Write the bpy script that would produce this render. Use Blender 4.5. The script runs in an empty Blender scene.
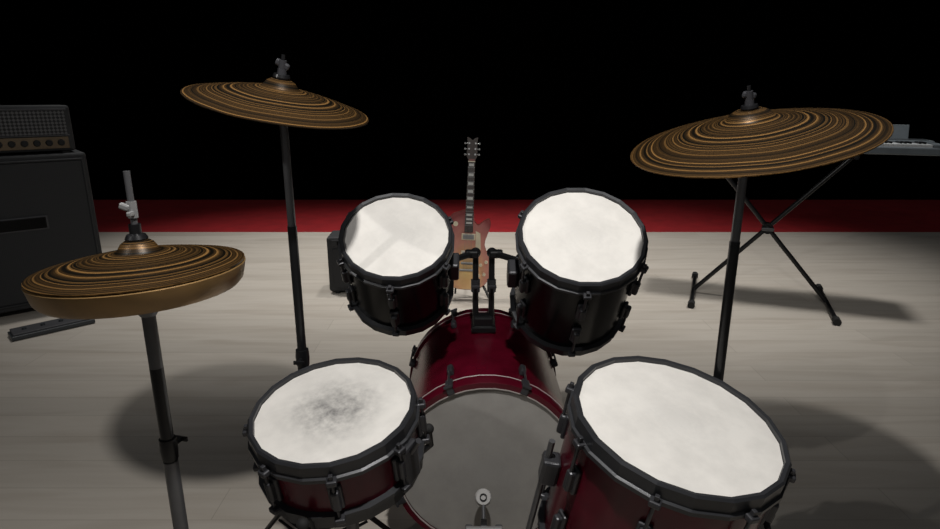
import bpy, bmesh, math, random
from mathutils import Vector, Matrix
random.seed(3)
scene = bpy.context.scene
try:
    scene.view_settings.view_transform = 'Standard'
except Exception:
    pass
I4 = Matrix.Identity(4)
T = Matrix.Translation
def RZ(a): return Matrix.Rotation(a, 4, 'Z')
def frame(loc, n, roll=0.0):
    q = Vector((0,0,1)).rotation_difference(Vector(n).normalized())
    return T(Vector(loc)) @ q.to_matrix().to_4x4() @ RZ(roll)

# ------------------------------------------------------------ materials
def newmat(name):
    m = bpy.data.materials.new(name); m.use_nodes = True
    nt = m.node_tree
    return m, nt, nt.nodes['Principled BSDF']
def N(nt, t, **kw):
    n = nt.nodes.new(t)
    for k, v in kw.items(): setattr(n, k, v)
    return n
def ramp(nt, stops, interp='LINEAR'):
    r = N(nt, 'ShaderNodeValToRGB'); cr = r.color_ramp; cr.interpolation = interp
    while len(cr.elements) > len(stops): cr.elements.remove(cr.elements[-1])
    while len(cr.elements) < len(stops): cr.elements.new(0.5)
    for e, (p, c) in zip(cr.elements, stops):
        e.position = p; e.color = (c[0], c[1], c[2], 1)
    return r
def mat(name, col, rough=0.5, metal=0.0, var=0.12, scale=14.0, spec=0.5, coat=0.0, bump=0.0):
    m, nt, b = newmat(name)
    tc = N(nt, 'ShaderNodeTexCoord'); no = N(nt, 'ShaderNodeTexNoise')
    no.inputs['Scale'].default_value = scale; no.inputs['Detail'].default_value = 5
    nt.links.new(tc.outputs['Object'], no.inputs['Vector'])
    r = ramp(nt, [(0.3, [c*(1-var) for c in col]), (0.7, [min(1, c*(1+var)) for c in col])])
    nt.links.new(no.outputs['Fac'], r.inputs['Fac'])
    nt.links.new(r.outputs['Color'], b.inputs['Base Color'])
    b.inputs['Roughness'].default_value = rough
    b.inputs['Metallic'].default_value = metal
    b.inputs['Specular IOR Level'].default_value = spec
    b.inputs['Coat Weight'].default_value = coat
    if bump:
        bp = N(nt, 'ShaderNodeBump'); bp.inputs['Strength'].default_value = bump
        n2 = N(nt, 'ShaderNodeTexNoise'); n2.inputs['Scale'].default_value = scale*12
        nt.links.new(tc.outputs['Object'], n2.inputs['Vector'])
        nt.links.new(n2.outputs['Fac'], bp.inputs['Height'])
        nt.links.new(bp.outputs['Normal'], b.inputs['Normal'])
    return m

def head_mat(name, base, wear, wear_r, amount):
    m, nt, b = newmat(name)
    tc = N(nt, 'ShaderNodeTexCoord')
    n1 = N(nt, 'ShaderNodeTexNoise'); n1.inputs['Scale'].default_value = 13; n1.inputs['Detail'].default_value = 9; n1.inputs['Roughness'].default_value = 0.6
    nt.links.new(tc.outputs['Object'], n1.inputs['Vector'])
    r1 = ramp(nt, [(0.35, [c*0.88 for c in base]), (0.60, base)])
    nt.links.new(n1.outputs['Fac'], r1.inputs['Fac'])
    ln = N(nt, 'ShaderNodeVectorMath', operation='LENGTH')
    nt.links.new(tc.outputs['Object'], ln.inputs[0])
    mr = N(nt, 'ShaderNodeMapRange'); mr.interpolation_type = 'SMOOTHSTEP'
    mr.inputs['From Min'].default_value = 0; mr.inputs['From Max'].default_value = wear_r
    mr.inputs['To Min'].default_value = 1; mr.inputs['To Max'].default_value = 0
    nt.links.new(ln.outputs['Value'], mr.inputs['Value'])
    n2 = N(nt, 'ShaderNodeTexNoise'); n2.inputs['Scale'].default_value = 30; n2.inputs['Detail'].default_value = 9; n2.inputs['Roughness'].default_value = 0.65
    nt.links.new(tc.outputs['Object'], n2.inputs['Vector'])
    r2 = ramp(nt, [(0.30, (0.1,0.1,0.1)), (0.70, (1,1,1))])
    nt.links.new(n2.outputs['Fac'], r2.inputs['Fac'])
    mu = N(nt, 'ShaderNodeMath', operation='MULTIPLY'); nt.links.new(mr.outputs['Result'], mu.inputs[0]); nt.links.new(r2.outputs['Color'], mu.inputs[1])
    mu2 = N(nt, 'ShaderNodeMath', operation='MULTIPLY'); nt.links.new(mu.outputs[0], mu2.inputs[0]); mu2.inputs[1].default_value = amount
    mx = N(nt, 'ShaderNodeMixRGB'); nt.links.new(mu2.outputs[0], mx.inputs['Fac'])
    nt.links.new(r1.outputs['Color'], mx.inputs['Color1']); mx.inputs['Color2'].default_value = (*wear, 1)
    nt.links.new(mx.outputs['Color'], b.inputs['Base Color'])
    b.inputs['Roughness'].default_value = 0.6; b.inputs['Specular IOR Level'].default_value = 0.25
    return m

def cymbal_mat():
    m, nt, b = newmat('cymbal_bronze')
    tc = N(nt, 'ShaderNodeTexCoord')
    nd = N(nt, 'ShaderNodeTexNoise'); nd.inputs['Scale'].default_value = 4; nd.inputs['Detail'].default_value = 1.5
    nt.links.new(tc.outputs['Object'], nd.inputs['Vector'])
    sx = N(nt, 'ShaderNodeSeparateXYZ'); nt.links.new(tc.outputs['Object'], sx.inputs[0])
    cx = N(nt, 'ShaderNodeCombineXYZ'); nt.links.new(sx.outputs['X'], cx.inputs['X']); nt.links.new(sx.outputs['Y'], cx.inputs['Y'])
    ln = N(nt, 'ShaderNodeVectorMath', operation='LENGTH'); nt.links.new(cx.outputs[0], ln.inputs[0])
    ma = N(nt, 'ShaderNodeMath', operation='MULTIPLY_ADD')
    nt.links.new(nd.outputs['Fac'], ma.inputs[0]); ma.inputs[1].default_value = 0.022; nt.links.new(ln.outputs['Value'], ma.inputs[2])
    n1 = N(nt, 'ShaderNodeTexNoise', noise_dimensions='1D'); n1.inputs['Scale'].default_value = 125; n1.inputs['Detail'].default_value = 5
    n1.inputs['Roughness'].default_value = 0.75
    nt.links.new(ma.outputs[0], n1.inputs['W'])
    r = ramp(nt, [(0.40, (0.005,0.004,0.002)), (0.50, (0.034,0.018,0.006)), (0.57, (0.115,0.060,0.018)), (0.70, (0.36,0.19,0.06))])
    nt.links.new(n1.outputs['Fac'], r.inputs['Fac'])
    nt.links.new(r.outputs['Color'], b.inputs['Base Color'])
    b.inputs['Metallic'].default_value = 0.4; b.inputs['Roughness'].default_value = 0.40
    b.inputs['Specular IOR Level'].default_value = 0.35
    bp = N(nt, 'ShaderNodeBump'); bp.inputs['Strength'].default_value = 0.25; bp.inputs['Distance'].default_value = 0.002
    nt.links.new(n1.outputs['Fac'], bp.inputs['Height']); nt.links.new(bp.outputs['Normal'], b.inputs['Normal'])
    return m

def floor_mat():
    m, nt, b = newmat('stage_wood')
    tc = N(nt, 'ShaderNodeTexCoord')
    br = N(nt, 'ShaderNodeTexBrick'); br.offset = 0.37
    br.inputs['Scale'].default_value = 1; br.inputs['Brick Width'].default_value = 2.2; br.inputs['Row Height'].default_value = 0.16
    br.inputs['Mortar Size'].default_value = 0.002; br.inputs['Mortar Smooth'].default_value = 0.5
    br.inputs['Color1'].default_value = (0.57,0.52,0.455,1); br.inputs['Color2'].default_value = (0.52,0.475,0.415,1)
    br.inputs['Mortar'].default_value = (0.43,0.39,0.335,1)
    nt.links.new(tc.outputs['Object'], br.inputs['Vector'])
    mp = N(nt, 'ShaderNodeMapping'); mp.inputs['Scale'].default_value = (0.9, 7, 1)
    nt.links.new(tc.outputs['Object'], mp.inputs['Vector'])
    n1 = N(nt, 'ShaderNodeTexNoise'); n1.inputs['Scale'].default_value = 1.4; n1.inputs['Detail'].default_value = 6; n1.inputs['Distortion'].default_value = 0.6
    nt.links.new(mp.outputs[0], n1.inputs['Vector'])
    r = ramp(nt, [(0.3, (0.86,0.84,0.82)), (0.55, (1,1,1)), (0.75, (0.92,0.91,0.89))])
    nt.links.new(n1.outputs['Fac'], r.inputs['Fac'])
    mx = N(nt, 'ShaderNodeMixRGB', blend_type='MULTIPLY'); mx.inputs['Fac'].default_value = 1
    nt.links.new(br.outputs['Color'], mx.inputs['Color1']); nt.links.new(r.outputs['Color'], mx.inputs['Color2'])
    nt.links.new(mx.outputs[0], b.inputs['Base Color'])
    b.inputs['Roughness'].default_value = 0.6; b.inputs['Specular IOR Level'].default_value = 0.2
    return m

def burst_mat():
    m, nt, b = newmat('guitar_sunburst')
    tc = N(nt, 'ShaderNodeTexCoord')
    mp = N(nt, 'ShaderNodeMapping'); mp.inputs['Location'].default_value = (0.0, 0, -0.11*2.6); mp.inputs['Scale'].default_value = (4.4, 0, 2.6)
    nt.links.new(tc.outputs['Object'], mp.inputs['Vector'])
    ln = N(nt, 'ShaderNodeVectorMath', operation='LENGTH'); nt.links.new(mp.outputs[0], ln.inputs[0])
    r = ramp(nt, [(0.0, (0.85,0.60,0.26)), (0.3, (0.80,0.48,0.24)), (0.55, (0.62,0.28,0.22)), (0.9, (0.42,0.15,0.14)), (1.0, (0.25,0.06,0.06))])
    nt.links.new(ln.outputs['Value'], r.inputs['Fac'])
    w = N(nt, 'ShaderNodeTexNoise'); w.inputs['Scale'].default_value = 20
    nt.links.new(tc.outputs['Object'], w.inputs['Vector'])
    mx = N(nt, 'ShaderNodeMixRGB', blend_type='OVERLAY'); mx.inputs['Fac'].default_value = 0.25
    nt.links.new(r.outputs['Color'], mx.inputs['Color1']); nt.links.new(w.outputs['Fac'], mx.inputs['Color2'])
    nt.links.new(mx.outputs[0], b.inputs['Base Color'])
    b.inputs['Roughness'].default_value = 0.25
    return m

def grille_mat(name, dark, light, scale):
    m, nt, b = newmat(name)
    tc = N(nt, 'ShaderNodeTexCoord')
    mp = N(nt, 'ShaderNodeMapping'); mp.inputs['Rotation'].default_value = (0, math.radians(45), 0)
    nt.links.new(tc.outputs['Object'], mp.inputs['Vector'])
    ck = N(nt, 'ShaderNodeTexChecker'); ck.inputs['Scale'].default_value = scale
    ck.inputs['Color1'].default_value = (*dark, 1); ck.inputs['Color2'].default_value = (*light, 1)
    nt.links.new(mp.outputs[0], ck.inputs['Vector'])
    nt.links.new(ck.outputs['Color'], b.inputs['Base Color'])
    b.inputs['Roughness'].default_value = 0.7
    return m

M_hoop = mat('hoop_dark_metal', (0.034,0.035,0.039), 0.35, 0.25)
M_lug = mat('lug_dark_metal', (0.045,0.045,0.05), 0.35, 0.35)
M_steel = mat('stand_grey_metal', (0.11,0.11,0.115), 0.35, 0.4)
M_blackm = mat('stand_black_metal', (0.010,0.010,0.011), 0.3, 0.2)
M_chrome = mat('bright_metal', (0.30,0.30,0.30), 0.35, 0.4)
M_black = mat('black_lacquer', (0.0012,0.0012,0.0015), 0.22, 0, spec=0.25)
M_red = mat('wine_red_lacquer', (0.080,0.002,0.010), 0.25, 0.0, var=0.3, spec=0.35)
M_redh = mat('wine_red_hoop', (0.07,0.002,0.009), 0.3, 0.0, spec=0.4)
M_trim = mat('pale_trim', (0.4,0.36,0.34), 0.5)
M_head = head_mat('coated_drumhead', (0.82,0.79,0.745), (0.35,0.35,0.35), 0.13, 0.22)
M_headw = head_mat('worn_drumhead', (0.82,0.79,0.745), (0.08,0.08,0.085), 0.14, 0.95)
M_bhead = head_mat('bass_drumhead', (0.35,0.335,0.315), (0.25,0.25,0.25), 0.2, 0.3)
M_cym = cymbal_mat()
M_hatlow = mat('hat_bottom_bronze', (0.27,0.160,0.060), 0.35, 0.35, var=0.25)
M_rubber = mat('black_rubber', (0.01,0.01,0.01), 0.8)
M_felt = mat('grey_felt', (0.45,0.44,0.43), 0.9)
M_tolex = mat('amp_vinyl', (0.019,0.020,0.022), 0.7, bump=0.3, scale=20)
M_tolex2 = mat('amp_piping', (0.045,0.045,0.05), 0.6)
M_cloth = grille_mat('amp_cloth', (0.012,0.013,0.015), (0.019,0.020,0.022), 160)
M_mesh = grille_mat('amp_mesh', (0.01,0.01,0.011), (0.10,0.10,0.105), 70)
M_gold = mat('amp_gold_panel', (0.12,0.085,0.05), 0.4, 0.5)
M_floor = floor_mat()
M_carpet = mat('red_carpet_pile', (0.30,0.006,0.010), 0.95, 0, var=0.15, scale=6, bump=0.3)
M_curtain = mat('black_drape', (0.0008,0.0008,0.0008), 1.0, spec=0.0)
M_burst = burst_mat()
M_maple = mat('guitar_mahogany', (0.16,0.03,0.02), 0.35)
M_fret = mat('rosewood', (0.035,0.02,0.015), 0.5)
M_inlay = mat('pearl_inlay', (0.7,0.7,0.66), 0.3)
M_cream = mat('cream_plastic', (0.7,0.62,0.45), 0.4)
M_kgrey = mat('keyboard_grey', (0.12,0.14,0.155), 0.4)
M_kdark = mat('keyboard_dark', (0.03,0.035,0.04), 0.4)
M_white = mat('white_keys', (0.55,0.57,0.58), 0.3)
M_lcd = mat('keyboard_display', (0.10,0.22,0.28), 0.2)

# ------------------------------------------------------------ builder
class B:
    def __init__(s, name, O=I4, parent=None):
        s.name = name; s.O = O; s.M = O; s.bm = bmesh.new(); s.mats = []; s.parent = parent
    def _add(s, verts, faces, m, smooth=True, M=None):
        M = s.M if M is None else M
        if m not in s.mats: s.mats.append(m)
        mi = s.mats.index(m)
        bv = [s.bm.verts.new(M @ Vector(v)) for v in verts]
        out = []
        for f in faces:
            try:
                fc = s.bm.faces.new([bv[i] for i in f])
                fc.material_index = mi; fc.smooth = smooth; out.append(fc)
            except ValueError: pass
        return bv, out
    def lathe(s, prof, m, segs=32, smooth=True, M=None, closed=False):
        verts = []; faces = []; idx = []
        for (r, z) in prof:
            if r < 1e-6:
                idx.append([len(verts)]*segs); verts.append((0,0,z))
            else:
                row = []
                for i in range(segs):
                    a = 2*math.pi*(i+0.5)/segs
                    row.append(len(verts)); verts.append((r*math.cos(a), r*math.sin(a), z))
                idx.append(row)
        pairs = list(zip(idx, idx[1:])) + ([(idx[-1], idx[0])] if closed else [])
        for a, b in pairs:
            for i in range(segs):
                j = (i+1) % segs
                q = []
                for k in (a[i], a[j], b[j], b[i]):
                    if k not in q: q.append(k)
                if len(q) > 2: faces.append(q)
        return s._add(verts, faces, m, smooth, M)
    def box(s, c, size, m, bevel=0.0, M=None, R=None):
        hx, hy, hz = [d/2 for d in size]
        R = R or I4
        vs = [T(Vector(c)) @ R @ Vector((x,y,z)) for x in (-hx,hx) for y in (-hy,hy) for z in (-hz,hz)]
        fs = [(0,1,3,2),(4,6,7,5),(0,4,5,1),(2,3,7,6),(0,2,6,4),(1,5,7,3)]
        bv, f = s._add(vs, fs, m, False, M)
        if bevel:
            es = list({e for fc in f for e in fc.edges})
            r = bmesh.ops.bevel(s.bm, geom=es, offset=bevel, segments=2, affect='EDGES', profile=0.5)
            mi = s.mats.index(m)
            for fc in r['faces']: fc.material_index = mi
    def tube(s, p0, p1, r, m, r2=None, segs=14, M=None):
        p0 = Vector(p0); p1 = Vector(p1); d = p1-p0; L = d.length
        if L < 1e-6: return
        r2 = r if r2 is None else r2
        M = s.M if M is None else M
        F = M @ frame(p0, d)
        s.lathe([(0,0),(r,0),(r2,L),(0,L)], m, segs, True, F)
    def path(s, pts, r, m, segs=10, M=None):
        for a, b in zip(pts, pts[1:]): s.tube(a, b, r, m, segs=segs, M=M)
        for p in pts[1:-1]: s.ball(p, r*1.02, m, M=M)
    def ball(s, c, r, m, M=None, sc=(1,1,1), n=10):
        M = s.M if M is None else M
        prof = [(r*math.sin(math.pi*i/n), -r*math.cos(math.pi*i/n)) for i in range(n+1)]
        prof[0] = (0,-r); prof[-1] = (0,r)
        s.lathe(prof, m, 16, True, M @ T(Vector(c)) @ Matrix.Diagonal((*sc,1)))
    def prism(s, pts2, y0, y1, m, M=None, smooth=True):
        n = len(pts2)
        vs = [(x,y0,z) for x,z in pts2]+[(x,y1,z) for x,z in pts2]
        fs = [tuple(range(n)), tuple(range(2*n-1,n-1,-1))]+[(i,(i+1)%n,n+(i+1)%n,n+i) for i in range(n)]
        return s._add(vs, fs, m, smooth, M)
    def done(s):
        bmesh.ops.recalc_face_normals(s.bm, faces=s.bm.faces[:])
        for e in s.bm.edges:
            if len(e.link_faces) == 2 and e.calc_face_angle(0) > 0.6: e.smooth = False
        s.bm.transform(s.O.inverted())
        me = bpy.data.meshes.new(s.name); s.bm.to_mesh(me); s.bm.free()
        for m in s.mats: me.materials.append(m)
        o = bpy.data.objects.new(s.name, me); scene.collection.objects.link(o)
        o.matrix_world = s.O
        if s.parent:
            o.parent = s.parent; o.matrix_parent_inverse = s.parent.matrix_world.inverted()
        return o
def empty(name, loc):
    e = bpy.data.objects.new(name, None); scene.collection.objects.link(e)
    e.location = loc; e.empty_display_size = 0.1; e.matrix_world = T(Vector(loc)); return e

# ------------------------------------------------------------ room
def plane(name, corners, m):
    me = bpy.data.meshes.new(name); me.from_pydata(corners, [], [(0,1,2,3)]); me.materials.append(m)
    o = bpy.data.objects.new(name, me); scene.collection.objects.link(o); return o
EDGE = 5.77; BACK = 7.7; W = 9.0
fl = B('floor', T((0,0,0))); fl.box((0, EDGE/2-2, -0.05), (2*W, EDGE+4, 0.1), M_floor); fl.done()
cp = B('red_carpet', T((0,(EDGE+BACK)/2,0))); cp.M = I4
cp.box((0,(EDGE+BACK)/2,-0.05), (2*W, BACK-EDGE, 0.1), M_carpet); cp.done()
plane('wall_back', [(-W,BACK,0),(W,BACK,0),(W,BACK,6),(-W,BACK,6)], M_curtain)
plane('wall_left', [(-W,-4,0),(-W,BACK,0),(-W,BACK,6),(-W,-4,6)], M_curtain)
plane('wall_right', [(W,BACK,0),(W,-4,0),(W,-4,6),(W,BACK,6)], M_curtain)

# ------------------------------------------------------------ drums
SEG = 20
def lugset(b, r, zt, zb, n, phase, lugz, M, ear=0.016):
    for i in range(n):
        a = phase + 2*math.pi*i/n
        A = M @ RZ(a)
        R0 = r + 0.008
        b.box((R0+0.006, 0, zt-0.025), (0.020, 0.020, 0.012), M_lug, 0.003, A)
        b.box((R0+0.006, 0, zb+0.025), (0.020, 0.020, 0.012), M_lug, 0.003, A)
        b.tube((R0+0.007,0,zt-0.014), (R0+0.007,0,lugz[0]), 0.0035, M_lug, M=A, segs=8)
        b.box((R0+0.007,0,zt-0.014), (0.008,0.008,0.010), M_lug, 0.001, A)
        b.tube((R0+0.007,0,zb+0.014), (R0+0.007,0,lugz[-1]), 0.0035, M_lug, M=A, segs=8)
        for z in lugz:
            b.box((r+0.010,0,z), (0.022,0.017,0.046), M_lug, 0.005, A)
            b.box((r+0.004,0,z), (0.010,0.026,0.058), M_lug, 0.004, A)
def drum(b, M, r, depth, shell, headm, n=8, phase=0.2, single=False, botm=None):
    zt, zb = 0.0, -depth
    b.lathe([(0,-0.001),(r*0.5,-0.001),(r-0.004,-0.002),(r-0.001,-0.008)], headm, SEG, True, M)
    b.lathe([(r-0.003,-0.006),(r-0.003,0.006),(r+0.004,0.008),(r+0.008,0.004),(r+0.008,-0.020),(r+0.013,-0.022),(r+0.013,-0.030),(r,-0.032)], M_hoop, SEG, False, M, closed=True)
    b.lathe([(r-0.006,-0.008),(r-0.006,zb+0.008)], shell, SEG*2, True, M)
    b.lathe([(r,-0.010),(r,zb+0.010)], shell, SEG*2, True, M)
    b.lathe([(r-0.003,zb+0.006),(r-0.003,zb-0.006),(r+0.004,zb-0.008),(r+0.008,zb-0.004),(r+0.008,zb+0.020),(r+0.013,zb+0.022),(r+0.013,zb+0.030),(r,zb+0.032)], M_hoop, SEG, False, M, closed=True)
    b.lathe([(0,zb+0.001),(r-0.004,zb+0.001)], botm or headm, SEG, True, M)
    lz = [zt-depth*0.5] if single else [zt-depth*0.33, zt-depth*0.67]
    lugset(b, r, zt, zb, n, phase, lz, M)

def clampwing(b, p, m=M_blackm, r=0.018, M=I4, ang=0.0):
    A = M @ T(Vector(p)) @ RZ(ang)
    b.lathe([(0,-0.02),(r,-0.02),(r*1.1,0),(r,0.02),(0,0.02)], m, 16, True, A)
    b.tube((0,0,0),(0,-r-0.016,0),0.005,m,M=A,segs=10)
    b.box((0,-r-0.018,0),(0.026,0.005,0.010),m,0.002,A)
def tripod(b, x, y, zhub, spread, m, start=0.5, foot=M_rubber):
    b.lathe([(0,0),(0.018,0),(0.018,0.05),(0,0.05)], m, 16, True, T((x,y,zhub-0.025)))
    b.lathe([(0,0),(0.016,0),(0.016,0.03),(0,0.03)], m, 16, True, T((x,y,zhub*0.38)))
    for i in range(3):
        a = start + i*2*math.pi/3
        dx, dy = math.cos(a), math.sin(a)
        for s in (-0.008, 0.008):
            ox, oy = -dy*s, dx*s
            b.tube((x+dx*0.015+ox,y+dy*0.015+oy,zhub),(x+dx*spread+ox,y+dy*spread+oy,0.018),0.005,m,segs=8)
            b.tube((x+dx*0.015+ox,y+dy*0.015+oy,zhub*0.42),(x+dx*spread*0.5+ox,y+dy*spread*0.5+oy,zhub*0.5),0.004,m,segs=8)
        b.ball((x+dx*spread,y+dy*spread,0.014),0.014,foot,I4)

# snare
SN = frame((-0.278,1.10,0.669), (-0.07,-0.19,1))
b = B('snare_drum', SN)
drum(b, SN, 0.162, 0.145, M_red, M_headw, 8, 0.15, True, M_head)
b.box((0.172,0,-0.075),(0.026,0.045,0.09),M_lug,0.006, SN@RZ(-0.5))
b.tube((0.180,0,-0.05),(0.205,0,-0.01),0.006,M_lug,M=SN@RZ(-0.5))
hub = Vector((-0.262,1.135,0.40))
for i in range(3):
    a = 0.3+i*2*math.pi/3
    e = SN @ Vector((0.188*math.cos(a),0.188*math.sin(a),-0.163))
    e2 = SN @ Vector((0.188*math.cos(a),0.188*math.sin(a),-0.118))
    b.path([hub, e, e2], 0.007, M_blackm, M=I4)
    b.ball(e2, 0.012, M_rubber, I4)
b.M = I4
b.tube((hub.x,hub.y,0.03),hub,0.014,M_steel)
clampwing(b,(hub.x,hub.y,0.30))
b.ball(hub,0.022,M_blackm)
tripod(b, hub.x, hub.y, 0.20, 0.24, M_steel, 0.9)
b.done()

# floor tom
FT = frame((0.389,1.005,0.697), (0.15,-0.18,1))
b = B('floor_tom_drum', FT)
drum(b, FT, 0.191, 0.34, M_red, M_head, 8, 0.35, False)
for a in (math.radians(-12), math.radians(80), math.radians(176)):
    A = FT @ RZ(a)
    b.box((0.208,0,-0.17),(0.036,0.04,0.06),M_lug,0.006,A)
    b.tube((0.217,0,-0.17),(0.217,-0.035,-0.17),0.006,M_lug,M=A)
    top = A @ Vector((0.217,0,-0.10)); mid = A @ Vector((0.217,0,-0.36))
    out = (A.to_3x3() @ Vector((1,0,0)))
    base = Vector((mid.x+out.x*0.05, mid.y+out.y*0.05, 0.02))
    b.path([top, mid, base], 0.0065, M_steel, M=I4)
    b.tube((base.x,base.y,0.0),(base.x,base.y,0.035),0.013,M_rubber,M=I4)
b.done()

# bass drum
BL = 0.58; BR = 0.267
BC = Vector((0.047,1.46,BR+0.014))
BM = frame(BC, (0,-1,0))
b = B('bass_drum', BM)
r = BR-0.008
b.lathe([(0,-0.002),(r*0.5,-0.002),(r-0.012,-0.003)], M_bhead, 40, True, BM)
b.lathe([(r,-0.03),(r,-BL+0.03)], M_red, 48, True, BM)
b.lathe([(r-0.008,-0.02),(r-0.008,-BL+0.02)], M_black, 48, True, BM)
for z0, z1 in ((0.004,-0.045),(-BL-0.004,-BL+0.045)):
    s = 1 if z0 > z1 else -1
    b.lathe([(r-0.010,z0),(r+0.006,z0),(r+0.008,z0-0.003*s),(r+0.008,z1),(r+0.002,z1),(r-0.010,z0-0.01*s)], M_redh, 40, True, BM, closed=True)
    b.lathe([(r+0.0082,z1+0.008*s),(r+0.0092,z1+0.007*s),(r+0.0092,z1+0.005*s),(r+0.0082,z1+0.004*s)], M_trim, 40, True, BM)
b.lathe([(r-0.012,0.002),(r-0.012,0.005),(r-0.009,0.005),(r-0.009,0.002)], M_trim, 40, True, BM)
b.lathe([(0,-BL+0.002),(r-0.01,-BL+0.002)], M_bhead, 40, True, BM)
for i in range(8):
    a = math.radians(22.5+45*i)
    A = BM @ RZ(a)
    for e, s in ((0.0,1),(-BL,-1)):
        b.box((r+0.012,0,e-0.016*s),(0.012,0.022,0.044),M_lug,0.004,A)
        b.box((r+0.003,0,e+0.006*s),(0.024,0.020,0.006),M_lug,0.002,A)
        b.tube((r+0.017,0,e+0.004*s),(r+0.017,0,e-0.10*s),0.0035,M_lug,M=A,segs=8)
        b.box((r+0.017,0,e+0.009*s),(0.008,0.026,0.008),M_lug,0.002,A)
        b.box((r+0.009,0,e-0.11*s),(0.022,0.018,0.040),M_lug,0.006,A)
b.M = I4
for sx in (-1,1):
    p = Vector((BC.x+sx*0.240, 1.88, 0.20)); q = Vector((BC.x+sx*0.37, 1.98, 0.015))
    b.box((p.x,p.y,p.z),(0.04,0.06,0.06),M_lug,0.008)
    b.tube(p,q,0.009,M_steel); b.ball(q,0.014,M_rubber)
TX, TY = BC.x-0.003, 1.86
zt = BC.z + BR
b.box((TX,TY,zt+0.004),(0.080,0.09,0.022),M_blackm,0.005)
b.box((TX,TY-0.01,zt+0.025),(0.070,0.05,0.04),M_blackm,0.008)
for sx in (-1,1):
    px = TX+sx*0.026
    b.tube((px,TY,zt+0.01),(px,TY,0.80),0.0100,M_blackm)
    b.lathe([(0,-0.02),(0.015,-0.02),(0.015,0.02),(0,0.02)],M_lug,16,True,T((px,TY,0.69)))
    b.ball((px,TY,0.80),0.017,M_blackm)
    b.tube((px,TY,0.80),(px+sx*0.080,TY-0.10,0.80),0.010,M_blackm)
    b.box((px+sx*0.012,TY-0.015,0.80),(0.045,0.032,0.025),M_blackm,0.006)
    b.tube((px,TY-0.02,0.70),(px,TY-0.045,0.70),0.005,M_lug); b.box((px,TY-0.048,0.70),(0.028,0.006,0.011),M_lug,0.002)
b.done()

# rack toms
def racktom(loc, n, r, d, ph):
    F = frame(loc, n)
    b = B('tom_drum', F)
    drum(b, F, r, d, M_black, M_head, 6, ph, False)
    inw = -1 if loc[0] > 0 else 1
    b.box((inw*(r+0.012),0.0,-d*0.5),(0.028,0.05,0.07),M_lug,0.006,F)
    b.done()
racktom((-0.194,1.54,0.930), (0.03,-0.61,0.80), 0.142, 0.262, 0.5)
racktom((0.281,1.465,0.948), (0.0,-0.60,0.80), 0.154, 0.325, 0.5)

# bass drum pedal
PY = -0.05
b = B('bass_drum_pedal', T((0.036,1.27,0.0))); b.M = T((0,PY,0))
px = 0.036
b.box((px,1.22,0.008),(0.10,0.40,0.012),M_steel,0.003)
b.box((px,1.17,0.060),(0.085,0.26,0.010),M_steel,0.003,R=Matrix.Rotation(math.radians(18),4,'X'))
for s in (-1,1):
    b.tube((px+s*0.042,1.37,0.01),(px+s*0.038,1.37,0.19),0.009,M_blackm)
    b.box((px+s*0.039,1.37,0.19),(0.020,0.024,0.026),M_steel,0.004)
b.tube((px-0.048,1.37,0.19),(px+0.048,1.37,0.19),0.007,M_steel)
b.lathe([(0.018,-0.008),(0.03,-0.008),(0.03,0.008),(0.018,0.008)],M_blackm,20,True,b.M@frame((px,1.37,0.19),(1,0,0)),closed=True)
b.tube((px,1.37,0.19),(px,1.44,0.225),0.005,M_steel)
hf = b.M@frame((px,1.455,0.228),(0,-0.75,0.6))
b.lathe([(0,-0.02),(0.020,-0.02),(0.023,-0.01),(0.023,0.012),(0.019,0.018),(0,0.018)],M_felt,20,True,hf)
b.lathe([(0.007,0.018),(0.010,0.018),(0.010,0.022),(0.007,0.022)],M_blackm,16,True,hf,closed=True)
b.box((px,1.405,0.10),(0.03,0.008,0.16),M_blackm,0.002,R=Matrix.Rotation(math.radians(8),4,'X'))
b.tube((px+0.07,1.37,0.03),(px+0.07,1.37,0.16),0.007,M_steel,segs=10)
b.box((px,1.352,0.210),(0.095,0.012,0.012),M_chrome,0.003)
b.done()

# ------------------------------------------------------------ cymbals
def cymbal_profile(R, h=0.045, t=0.0016):
    top = [(0.0,0.018),(0.10*R,0.017),(0.155*R,0.011),(0.19*R,0.002),(0.215*R,-0.002)]
    n = 8
    for i in range(1,n+1):
        f = i/n; rr = R*(0.215+0.785*f)
        top.append((rr, -0.002-h*(0.75*f+0.25*f*f)))
    return top + [(r, z-t) for r, z in reversed(top)]
def topnut(b, F, k):
    b.M = F @ T((0,0,0.016*(1-k))) @ Matrix.Scale(k,4)
    b.lathe([(0,0.016),(0.018,0.016),(0.020,0.022),(0.018,0.028),(0,0.028)],M_blackm,18)
    b.lathe([(0,0.028),(0.011,0.028),(0.010,0.040),(0,0.040)],M_lug,18)
    b.tube((0,0,0.0),(0,0,0.072),0.0045,M_blackm)
    b.box((0.0,0,0.050),(0.034,0.010,0.016),M_lug,0.004,R=Matrix.Rotation(0.35,4,'Y'))
    b.lathe([(0,0.040),(0.009,0.040),(0.009,0.060),(0,0.060)],M_lug,12)
    b.M = F
    b.lathe([(0,-0.028),(0.020,-0.028),(0.022,-0.012),(0.016,-0.002),(0,-0.002)],M_rubber,18)
    b.M = I4
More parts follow.
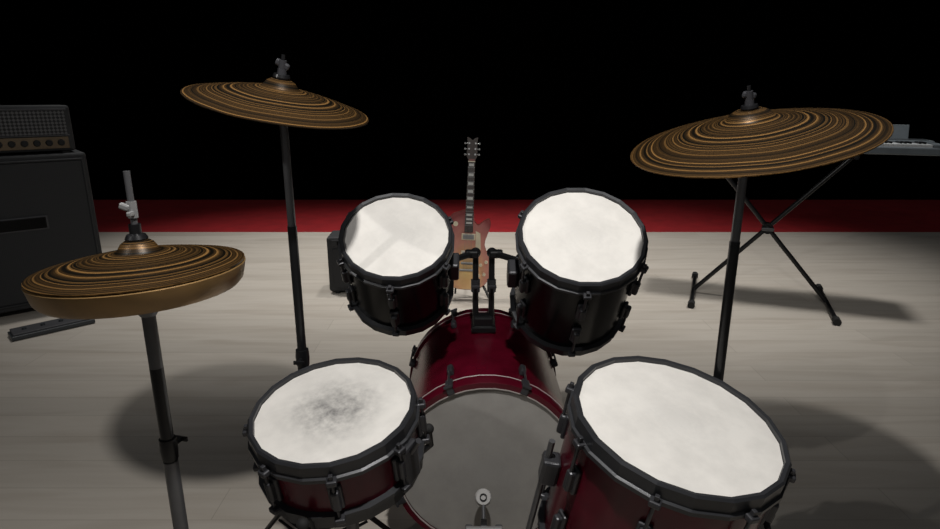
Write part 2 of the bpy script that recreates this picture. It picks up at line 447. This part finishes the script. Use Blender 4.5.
def cymbal_stand(name, loc, n, R, h, grey_to, joints, start, k):
    root = empty(name, (loc[0],loc[1],0))
    F = frame(loc, n)
    c = B('cymbal_disc', F, root); c.lathe(cymbal_profile(R,h), M_cym, 56, True, F, closed=True); c.done()
    b = B('stand', T((loc[0],loc[1],0)), root); b.M = I4
    topnut(b, F, k)
    x, y, z = loc; zt = z-0.045
    b.box((x,y,zt),(0.022,0.030,0.036),M_blackm,0.005)
    b.tube((x-0.02,y,zt),(x+0.02,y,zt),0.012,M_lug)
    b.tube((x,y,grey_to),(x,y,zt),0.0090,M_steel)
    b.tube((x,y,joints[0]),(x,y,grey_to),0.0105,M_blackm)
    b.tube((x,y,0.04),(x,y,joints[0]),0.0135,M_blackm)
    clampwing(b,(x,y,joints[0]),M_blackm,0.015)
    tripod(b,x,y,0.34,0.27,M_blackm,start)
    b.done()
cymbal_stand('crash_cymbal', (-0.401,1.325,1.300), (0.21,-0.13,1), 0.191, 0.034, 1.00, (0.68,), 0.5, 0.9)
cymbal_stand('ride_cymbal', (0.533,1.175,1.241), (-0.22,-0.13,1), 0.226, 0.038, 1.00, (0.60,), 0.2, 0.80)

# hi-hat
hx, hy, hz = -0.53, 0.93, 1.045
root = empty('hi_hat_cymbals', (hx,hy,0))
F = frame((hx,hy,hz), (-0.03,0.02,1))
c = B('top_cymbal', F, root); c.lathe(cymbal_profile(0.157, 0.025), M_cym, 48, True, F, closed=True); c.done()
F2 = F @ T((0,0,-0.030))
c = B('bottom_cymbal', F2, root)
R = 0.157
c.lathe([(0.02,-0.050),(0.05,-0.050),(0.10,-0.043),(R-0.012,-0.036),(R-0.005,-0.028),(R+0.001,-0.002),(R-0.002,0.0),(R-0.009,-0.025),(0.10,-0.039),(0.02,-0.046)], M_hatlow, 48, True, F2, closed=True); c.done()
b = B('stand', T((hx,hy,0)), root); b.M = I4
b.tube((hx,hy,hz-0.08),(hx,hy,hz+0.125),0.0050,M_steel)
b.lathe([(0,0.012),(0.015,0.012),(0.017,0.019),(0.014,0.025),(0.009,0.027),(0.009,0.042),(0,0.042)],M_blackm,18,True,T((hx,hy,hz)))
b.lathe([(0,0.052),(0.0075,0.052),(0.0075,0.078),(0,0.078)],M_chrome,14,True,T((hx,hy,hz)))
b.box((hx-0.008,hy-0.006,hz+0.070),(0.016,0.008,0.011),M_chrome,0.003,R=Matrix.Rotation(0.4,4,'Y'))
b.box((hx+0.003,hy-0.012,hz+0.060),(0.007,0.014,0.008),M_chrome,0.002)
b.lathe([(0,-0.112),(0.012,-0.112),(0.020,-0.100),(0.020,-0.082),(0,-0.082)],M_steel,18,True,T((hx,hy,hz)))
b.tube((hx,hy,0.84),(hx,hy,hz-0.09),0.0110,M_steel)
b.tube((hx,hy,0.66),(hx,hy,0.84),0.0112,M_blackm)
clampwing(b,(hx,hy,0.685),M_blackm,0.014,ang=2.9)
b.tube((hx,hy,0.05),(hx,hy,0.66),0.0125,M_steel)
tripod(b,hx,hy,0.34,0.24,M_steel,2.2)
b.box((hx+0.03,hy-0.12,0.035),(0.08,0.26,0.010),M_steel,0.003,R=Matrix.Rotation(math.radians(10),4,'X'))
b.done()

# ------------------------------------------------------------ amplifier stack
ux = Vector((0.766,0.643,0)); nrm = Vector((0.643,-0.766,0))
def oriented(loc, xdir):
    x = Vector(xdir).normalized(); z = Vector((0,0,1)); y = z.cross(x)
    m = Matrix.Identity(4)
    for i in range(3): m[i][0]=x[i]; m[i][1]=y[i]; m[i][2]=z[i]; m[i][3]=loc[i]
    return m
Wc, Dc, Hc = 0.86, 0.38, 0.94
corner = Vector((-2.34,3.70,0))
cen = corner - ux*Wc/2 - nrm*Dc/2
A = oriented(cen, ux)   # local -y is the front
b = B('guitar_amplifier_stack', A)
b.box((0,0,0.03+Hc/2),(Wc,Dc,Hc-0.03),M_tolex,0.012)
for sx in (-1,1):
    for sy in (-1,1): b.tube((sx*(Wc/2-0.07),sy*(Dc/2-0.07),0),(sx*(Wc/2-0.07),sy*(Dc/2-0.07),0.05),0.028,M_rubber)
b.box((0,-Dc/2-0.001,0.50),(Wc-0.06,0.012,Hc-0.12),M_cloth,0.003)
for z in (0.06+0.02,0.92): b.box((0,-Dc/2-0.006,z),(Wc-0.04,0.014,0.010),M_tolex,0.003)
for sx in (-1,1): b.box((sx*(Wc/2-0.026),-Dc/2-0.006,0.50),(0.010,0.014,0.85),M_tolex,0.003)
b.box((-0.04,-Dc/2-0.010,0.56),(0.44,0.012,0.085),M_tolex2,0.006)
b.box((-0.04,-Dc/2-0.013,0.56),(0.42,0.012,0.068),M_black,0.004)
z0 = Hc+0.02; hc=-0.01
b.box((hc,0,z0+0.14),(0.80,0.30,0.265),M_tolex,0.014)
b.box((hc,-0.152,z0+0.175),(0.74,0.01,0.14),M_mesh,0.002)
b.box((hc,-0.154,z0+0.250),(0.76,0.012,0.010),M_tolex2,0.002)
b.box((hc,-0.154,z0+0.100),(0.76,0.012,0.008),M_tolex2,0.002)
b.box((hc,-0.153,z0+0.058),(0.74,0.010,0.068),M_gold,0.002)
for i in range(12):
    b.lathe([(0,0),(0.019,0),(0.015,0.018),(0,0.018)],M_rubber,16,True,A@frame((hc-0.33+i*0.06,-0.158,z0+0.058),(0,-1,0)))
b.path([(hc-0.08,0,z0+0.27),(hc-0.06,0,z0+0.285),(hc+0.06,0,z0+0.285),(hc+0.08,0,z0+0.27)],0.008,M_rubber,M=A)
for sx in (-1,1):
    for sy in (-1,1): b.box((hc+sx*0.35,sy*0.11,z0-0.002),(0.04,0.04,0.03),M_rubber)
b.done()

# effects pedal
A = oriented((-2.38,3.20,0), (0.275,0.275,0))
b = B('effects_pedal_board', A)
b.box((0,0,0.016),(0.40,0.12,0.024),M_kdark,0.004)
b.box((0,0,0.034),(0.38,0.10,0.014),M_tolex2,0.004,R=Matrix.Rotation(math.radians(5),4,'X'))
for i in range(4): b.lathe([(0,0),(0.012,0),(0.010,0.010),(0,0.010)],M_kdark,14,True,A@T((-0.13+i*0.087,0,0.04)))
b.done()

# combo amplifier
A = oriented((-0.70,3.97,0), (1,0.05,0))
b = B('combo_amplifier', A)
b.box((0,0,0.205),(0.50,0.24,0.37),M_tolex,0.012)
b.box((0,-0.121,0.18),(0.44,0.01,0.27),M_cloth,0.003)
b.box((0,-0.122,0.355),(0.44,0.01,0.04),M_tolex,0.003)
for i in range(6): b.lathe([(0,0),(0.012,0),(0.010,0.014),(0,0.014)],M_black,14,True,A@frame((-0.17+i*0.065,-0.127,0.355),(0,-1,0)))
for sx in (-1,1):
    for sy in (-1,1): b.tube((sx*0.2,sy*0.09,0),(sx*0.2,sy*0.09,0.03),0.018,M_rubber)
b.path([(-0.08,0,0.385),(-0.07,0,0.40),(0.07,0,0.40),(0.08,0,0.385)],0.007,M_rubber,M=A)
b.done()

# ------------------------------------------------------------ electric guitar
lean = Matrix.Rotation(math.radians(-7),4,'X')
G = T((-0.025,3.72,0.075)) @ lean @ Matrix.Rotation(math.radians(2.5),4,'Y')
b = B('electric_guitar', G)
ctrl = [(0,0),(-0.09,0.012),(-0.150,0.075),(-0.160,0.145),(-0.125,0.215),(-0.105,0.265),(-0.122,0.325),(-0.138,0.375),(-0.110,0.425),(-0.055,0.445),(-0.028,0.452),
        (0.026,0.440),(0.034,0.395),(0.060,0.372),(0.095,0.395),(0.128,0.408),(0.138,0.370),(0.120,0.315),(0.106,0.265),(0.125,0.215),(0.160,0.145),(0.150,0.075),(0.09,0.012)]
ctrl = [(x*1.0, z*1.14) for x, z in ctrl]
def catmull(p, k=5):
    n=len(p); out=[]
    for i in range(n):
        a,b_,c,d=[Vector(p[(i+j)%n]) for j in (-1,0,1,2)]
        for s in range(k):
            t=s/k
            out.append(tuple(0.5*((2*b_)+(c-a)*t+(2*a-5*b_+4*c-d)*t*t+(3*b_-a-3*c+d)*t**3)))
    return out
ol = catmull(ctrl)
b.prism(ol, -0.018, 0.028, M_maple)
cz = 0.22
b.prism([(x*0.985,(z-cz)*0.985+cz) for x,z in ol], -0.024, -0.0175, M_burst)
NZ = 0.815
b.prism([(-0.020,0.45),(0.020,0.45),(0.018,NZ+0.02),(-0.018,NZ+0.02)], -0.030, 0.006, M_maple)
b.prism([(-0.0275,0.375),(0.0275,0.375),(0.021,NZ),(-0.021,NZ)], -0.038, -0.030, M_fret)
SC = 0.58
for i in range(1,21):
    z = NZ-SC*(1-2**(-i/12)); w = 0.021+0.0065*(NZ-z)/0.44
    b.box((0,-0.0385,z),(2*w,0.002,0.0022),M_chrome)
    if i in (1,3,5,7,9,12,15,17,19):
        zp = NZ-SC*(1-2**(-(i-0.5)/12))
        b.box((0,-0.0388,zp),(w*1.35,0.0015,0.017*(0.65 if i>9 else 1)),M_inlay)
b.box((0,-0.036,NZ+0.004),(0.043,0.010,0.006),M_cream)
hs=[(-0.021,0.0),(-0.040,0.035),(-0.036,0.115),(-0.040,0.15),(-0.018,0.143),(0,0.130),(0.018,0.143),(0.040,0.15),(0.036,0.115),(0.040,0.035),(0.021,0.0)]
b.prism([(x*0.85,z+NZ+0.005) for x,z in hs],-0.026,-0.008,M_fret)
for s in (-1,1):
    for i in range(3):
        z=NZ+0.048+i*0.034
        b.tube((s*0.020,-0.034,z),(s*0.020,-0.026,z),0.006,M_chrome,segs=10)
        b.tube((s*0.026,-0.012,z),(s*0.044,-0.012,z),0.003,M_chrome,segs=8)
        b.box((s*0.045,-0.012,z),(0.010,0.008,0.013),M_chrome,0.003)
for z in (0.345,0.235):
    b.box((0,-0.030,z),(0.088,0.010,0.042),M_cream,0.003); b.box((0,-0.036,z),(0.070,0.008,0.030),M_chrome,0.003)
b.box((0,-0.034,0.175),(0.085,0.014,0.014),M_chrome,0.003)
b.box((0,-0.034,0.130),(0.100,0.016,0.014),M_chrome,0.004)
for x,z in ((0.085,0.165),(0.120,0.185),(0.075,0.095),(0.110,0.105)):
    b.lathe([(0,0),(0.012,0),(0.010,0.014),(0,0.014)],M_cream,14,True,G@frame((x,-0.024,z),(0,-1,0)))
b.lathe([(0,0),(0.016,0),(0.016,0.002),(0,0.002)],M_cream,16,True,G@frame((-0.085,-0.024,0.425),(0,-1,0)))
b.prism([(0.045,0.385),(0.075,0.37),(0.082,0.27),(0.050,0.20)],-0.036,-0.033,M_cream)
for i in range(6):
    x=(i-2.5)*0.0095
    b.tube((x,-0.043,0.13),(x*0.62,-0.0405,NZ+0.006),0.0007,M_chrome,segs=5)
b.done()
b = B('guitar_stand', T((-0.025,3.80,0))); b.M=I4
gx=-0.025
b.path([(gx-0.15,3.72,0.012),(gx,3.87,0.30),(gx+0.15,3.72,0.012)],0.008,M_blackm)
b.tube((gx,3.87,0.30),(gx,4.02,0.012),0.008,M_blackm)
b.tube((gx,3.87,0.30),(gx,3.85,0.44),0.008,M_blackm)
for s in (-1,1):
    b.path([(gx+s*0.04,3.80,0.18),(gx+s*0.07,3.76,0.063),(gx+s*0.07,3.675,0.063),(gx+s*0.07,3.67,0.085)],0.006,M_rubber)
b.tube((gx-0.045,3.80,0.18),(gx+0.045,3.80,0.18),0.007,M_blackm)
b.tube((gx,3.80,0.18),(gx,3.87,0.30),0.007,M_blackm)
b.done()

# ------------------------------------------------------------ keyboard + stand
kd = Vector((0.93,-0.37,0)).normalized()
KC = Vector((1.895,3.75,0))
A = oriented(KC, kd)
b = B('keyboard_stand', A)
F1, F2_ = 0.40, -0.40
for fx in (F1,F2_):
    b.tube((fx,-0.34,0.018),(fx,0.34,0.018),0.015,M_blackm)
    for s in (-1,1): b.tube((fx,s*0.31,0.020),(fx,s*0.37,0.020),0.022,M_rubber)
for off, s in ((-0.016,1),(0.016,-1)):
    b.tube((s*-0.40,off,0.02),(s*0.40,off,0.94),0.014,M_blackm)
    b.tube((s*0.40,-0.14,0.945),(s*0.40,0.16,0.945),0.013,M_blackm)
    for t in (-0.13,0.15): b.tube((s*0.40,t,0.945),(s*0.40,t,0.967),0.015,M_rubber)
b.lathe([(0,-0.05),(0.035,-0.05),(0.035,-0.035),(0.028,-0.02),(0.028,0.04),(0,0.04)],M_blackm,20,True,A@frame((0,0,0.48),(0,1,0)))
b.tube((0,-0.05,0.48),(0,-0.075,0.48),0.012,M_steel)
b.box((0,-0.075,0.48),(0.07,0.012,0.02),M_steel,0.004)
b.done()
b = B('keyboard', A)
x0, x1 = -0.50, 0.80; xm=(x0+x1)/2; L=x1-x0; kz=0.968
b.box((xm,0.01,kz+0.022),(L,0.32,0.044),M_kgrey,0.008)
b.box((xm,0.095,kz+0.056),(L,0.15,0.03),M_kgrey,0.008)
for e in (x0+0.025,x1-0.025): b.box((e,-0.07,kz+0.05),(0.05,0.155,0.026),M_kgrey,0.006)
b.box((xm,0.093,kz+0.072),(L-0.05,0.11,0.004),M_kdark,0.001)
b.box((xm,0.10,kz+0.075),(0.16,0.06,0.004),M_lcd,0.001)
for i in range(14):
    for j in range(2):
        x = x0+0.12+i*0.036 if i<8 else x0+0.80+(i-8)*0.04
        b.box((x,0.075+j*0.035,kz+0.076),(0.022,0.014,0.006),M_white if j else M_chrome,0.001)
nk=52; kw=(L-0.105)/nk
for i in range(nk):
    x=x0+0.0525+(i+0.5)*kw
    b.box((x,-0.070,kz+0.050),(kw-0.0012,0.145,0.018),M_white,0.001)
    if i%7 in (0,1,3,4,5) and i<nk-1:
        b.box((x+kw/2,-0.045,kz+0.063),(0.012,0.095,0.012),M_black,0.002)
b.box((0.46,0.165,kz+0.11),(0.48,0.006,0.09),M_kgrey,0.002,R=Matrix.Rotation(math.radians(-18),4,'X'))
b.done()

# ------------------------------------------------------------ lights
def spot(name, loc, target, energy, size, blend, radius, col=(1,1,1)):
    l = bpy.data.lights.new(name,'SPOT'); l.energy=energy; l.spot_size=math.radians(size); l.spot_blend=blend
    l.shadow_soft_size=radius; l.color=col
    o = bpy.data.objects.new(name,l); scene.collection.objects.link(o)
    o.location=loc; o.rotation_euler=(Vector(target)-Vector(loc)).to_track_quat('-Z','Y').to_euler()
    return o
spot('spotlight_key', (0.04,0.62,2.22), (0,1.6,0.3), 92, 145, 0.8, 0.03, (1,0.98,0.95))
spot('spotlight_side', (-1.55,0.15,2.3), (-0.1,1.52,0.93), 42, 34, 0.7, 0.02, (1,0.98,0.95))
spot('spotlight_stage', (-1.9,4.5,5.2), (-1.4,4.75,0), 590, 58, 1.0, 0.15, (1,0.98,0.95))
spot('spotlight_stage', (0.1,4.7,5.2), (0.1,4.8,0), 330, 58, 1.0, 0.15, (1,0.98,0.95))
spot('spotlight_stage', (2.3,3.4,5.2), (1.5,4.6,0), 590, 58, 1.0, 0.30, (1,0.98,0.95))
w = bpy.data.worlds.new('world'); scene.world = w; w.use_nodes = True
bg = w.node_tree.nodes['Background']; bg.inputs['Color'].default_value=(0.95,0.97,1,1); bg.inputs['Strength'].default_value=0.075

# ------------------------------------------------------------ camera
cam = bpy.data.cameras.new('camera'); co = bpy.data.objects.new('camera', cam); scene.collection.objects.link(co)
cam.sensor_width = 36; cam.lens = 36*600/940; cam.clip_start=0.02
co.location=(0,0,1.28); co.rotation_euler=(math.radians(90-15.6),0,0)
scene.camera = co
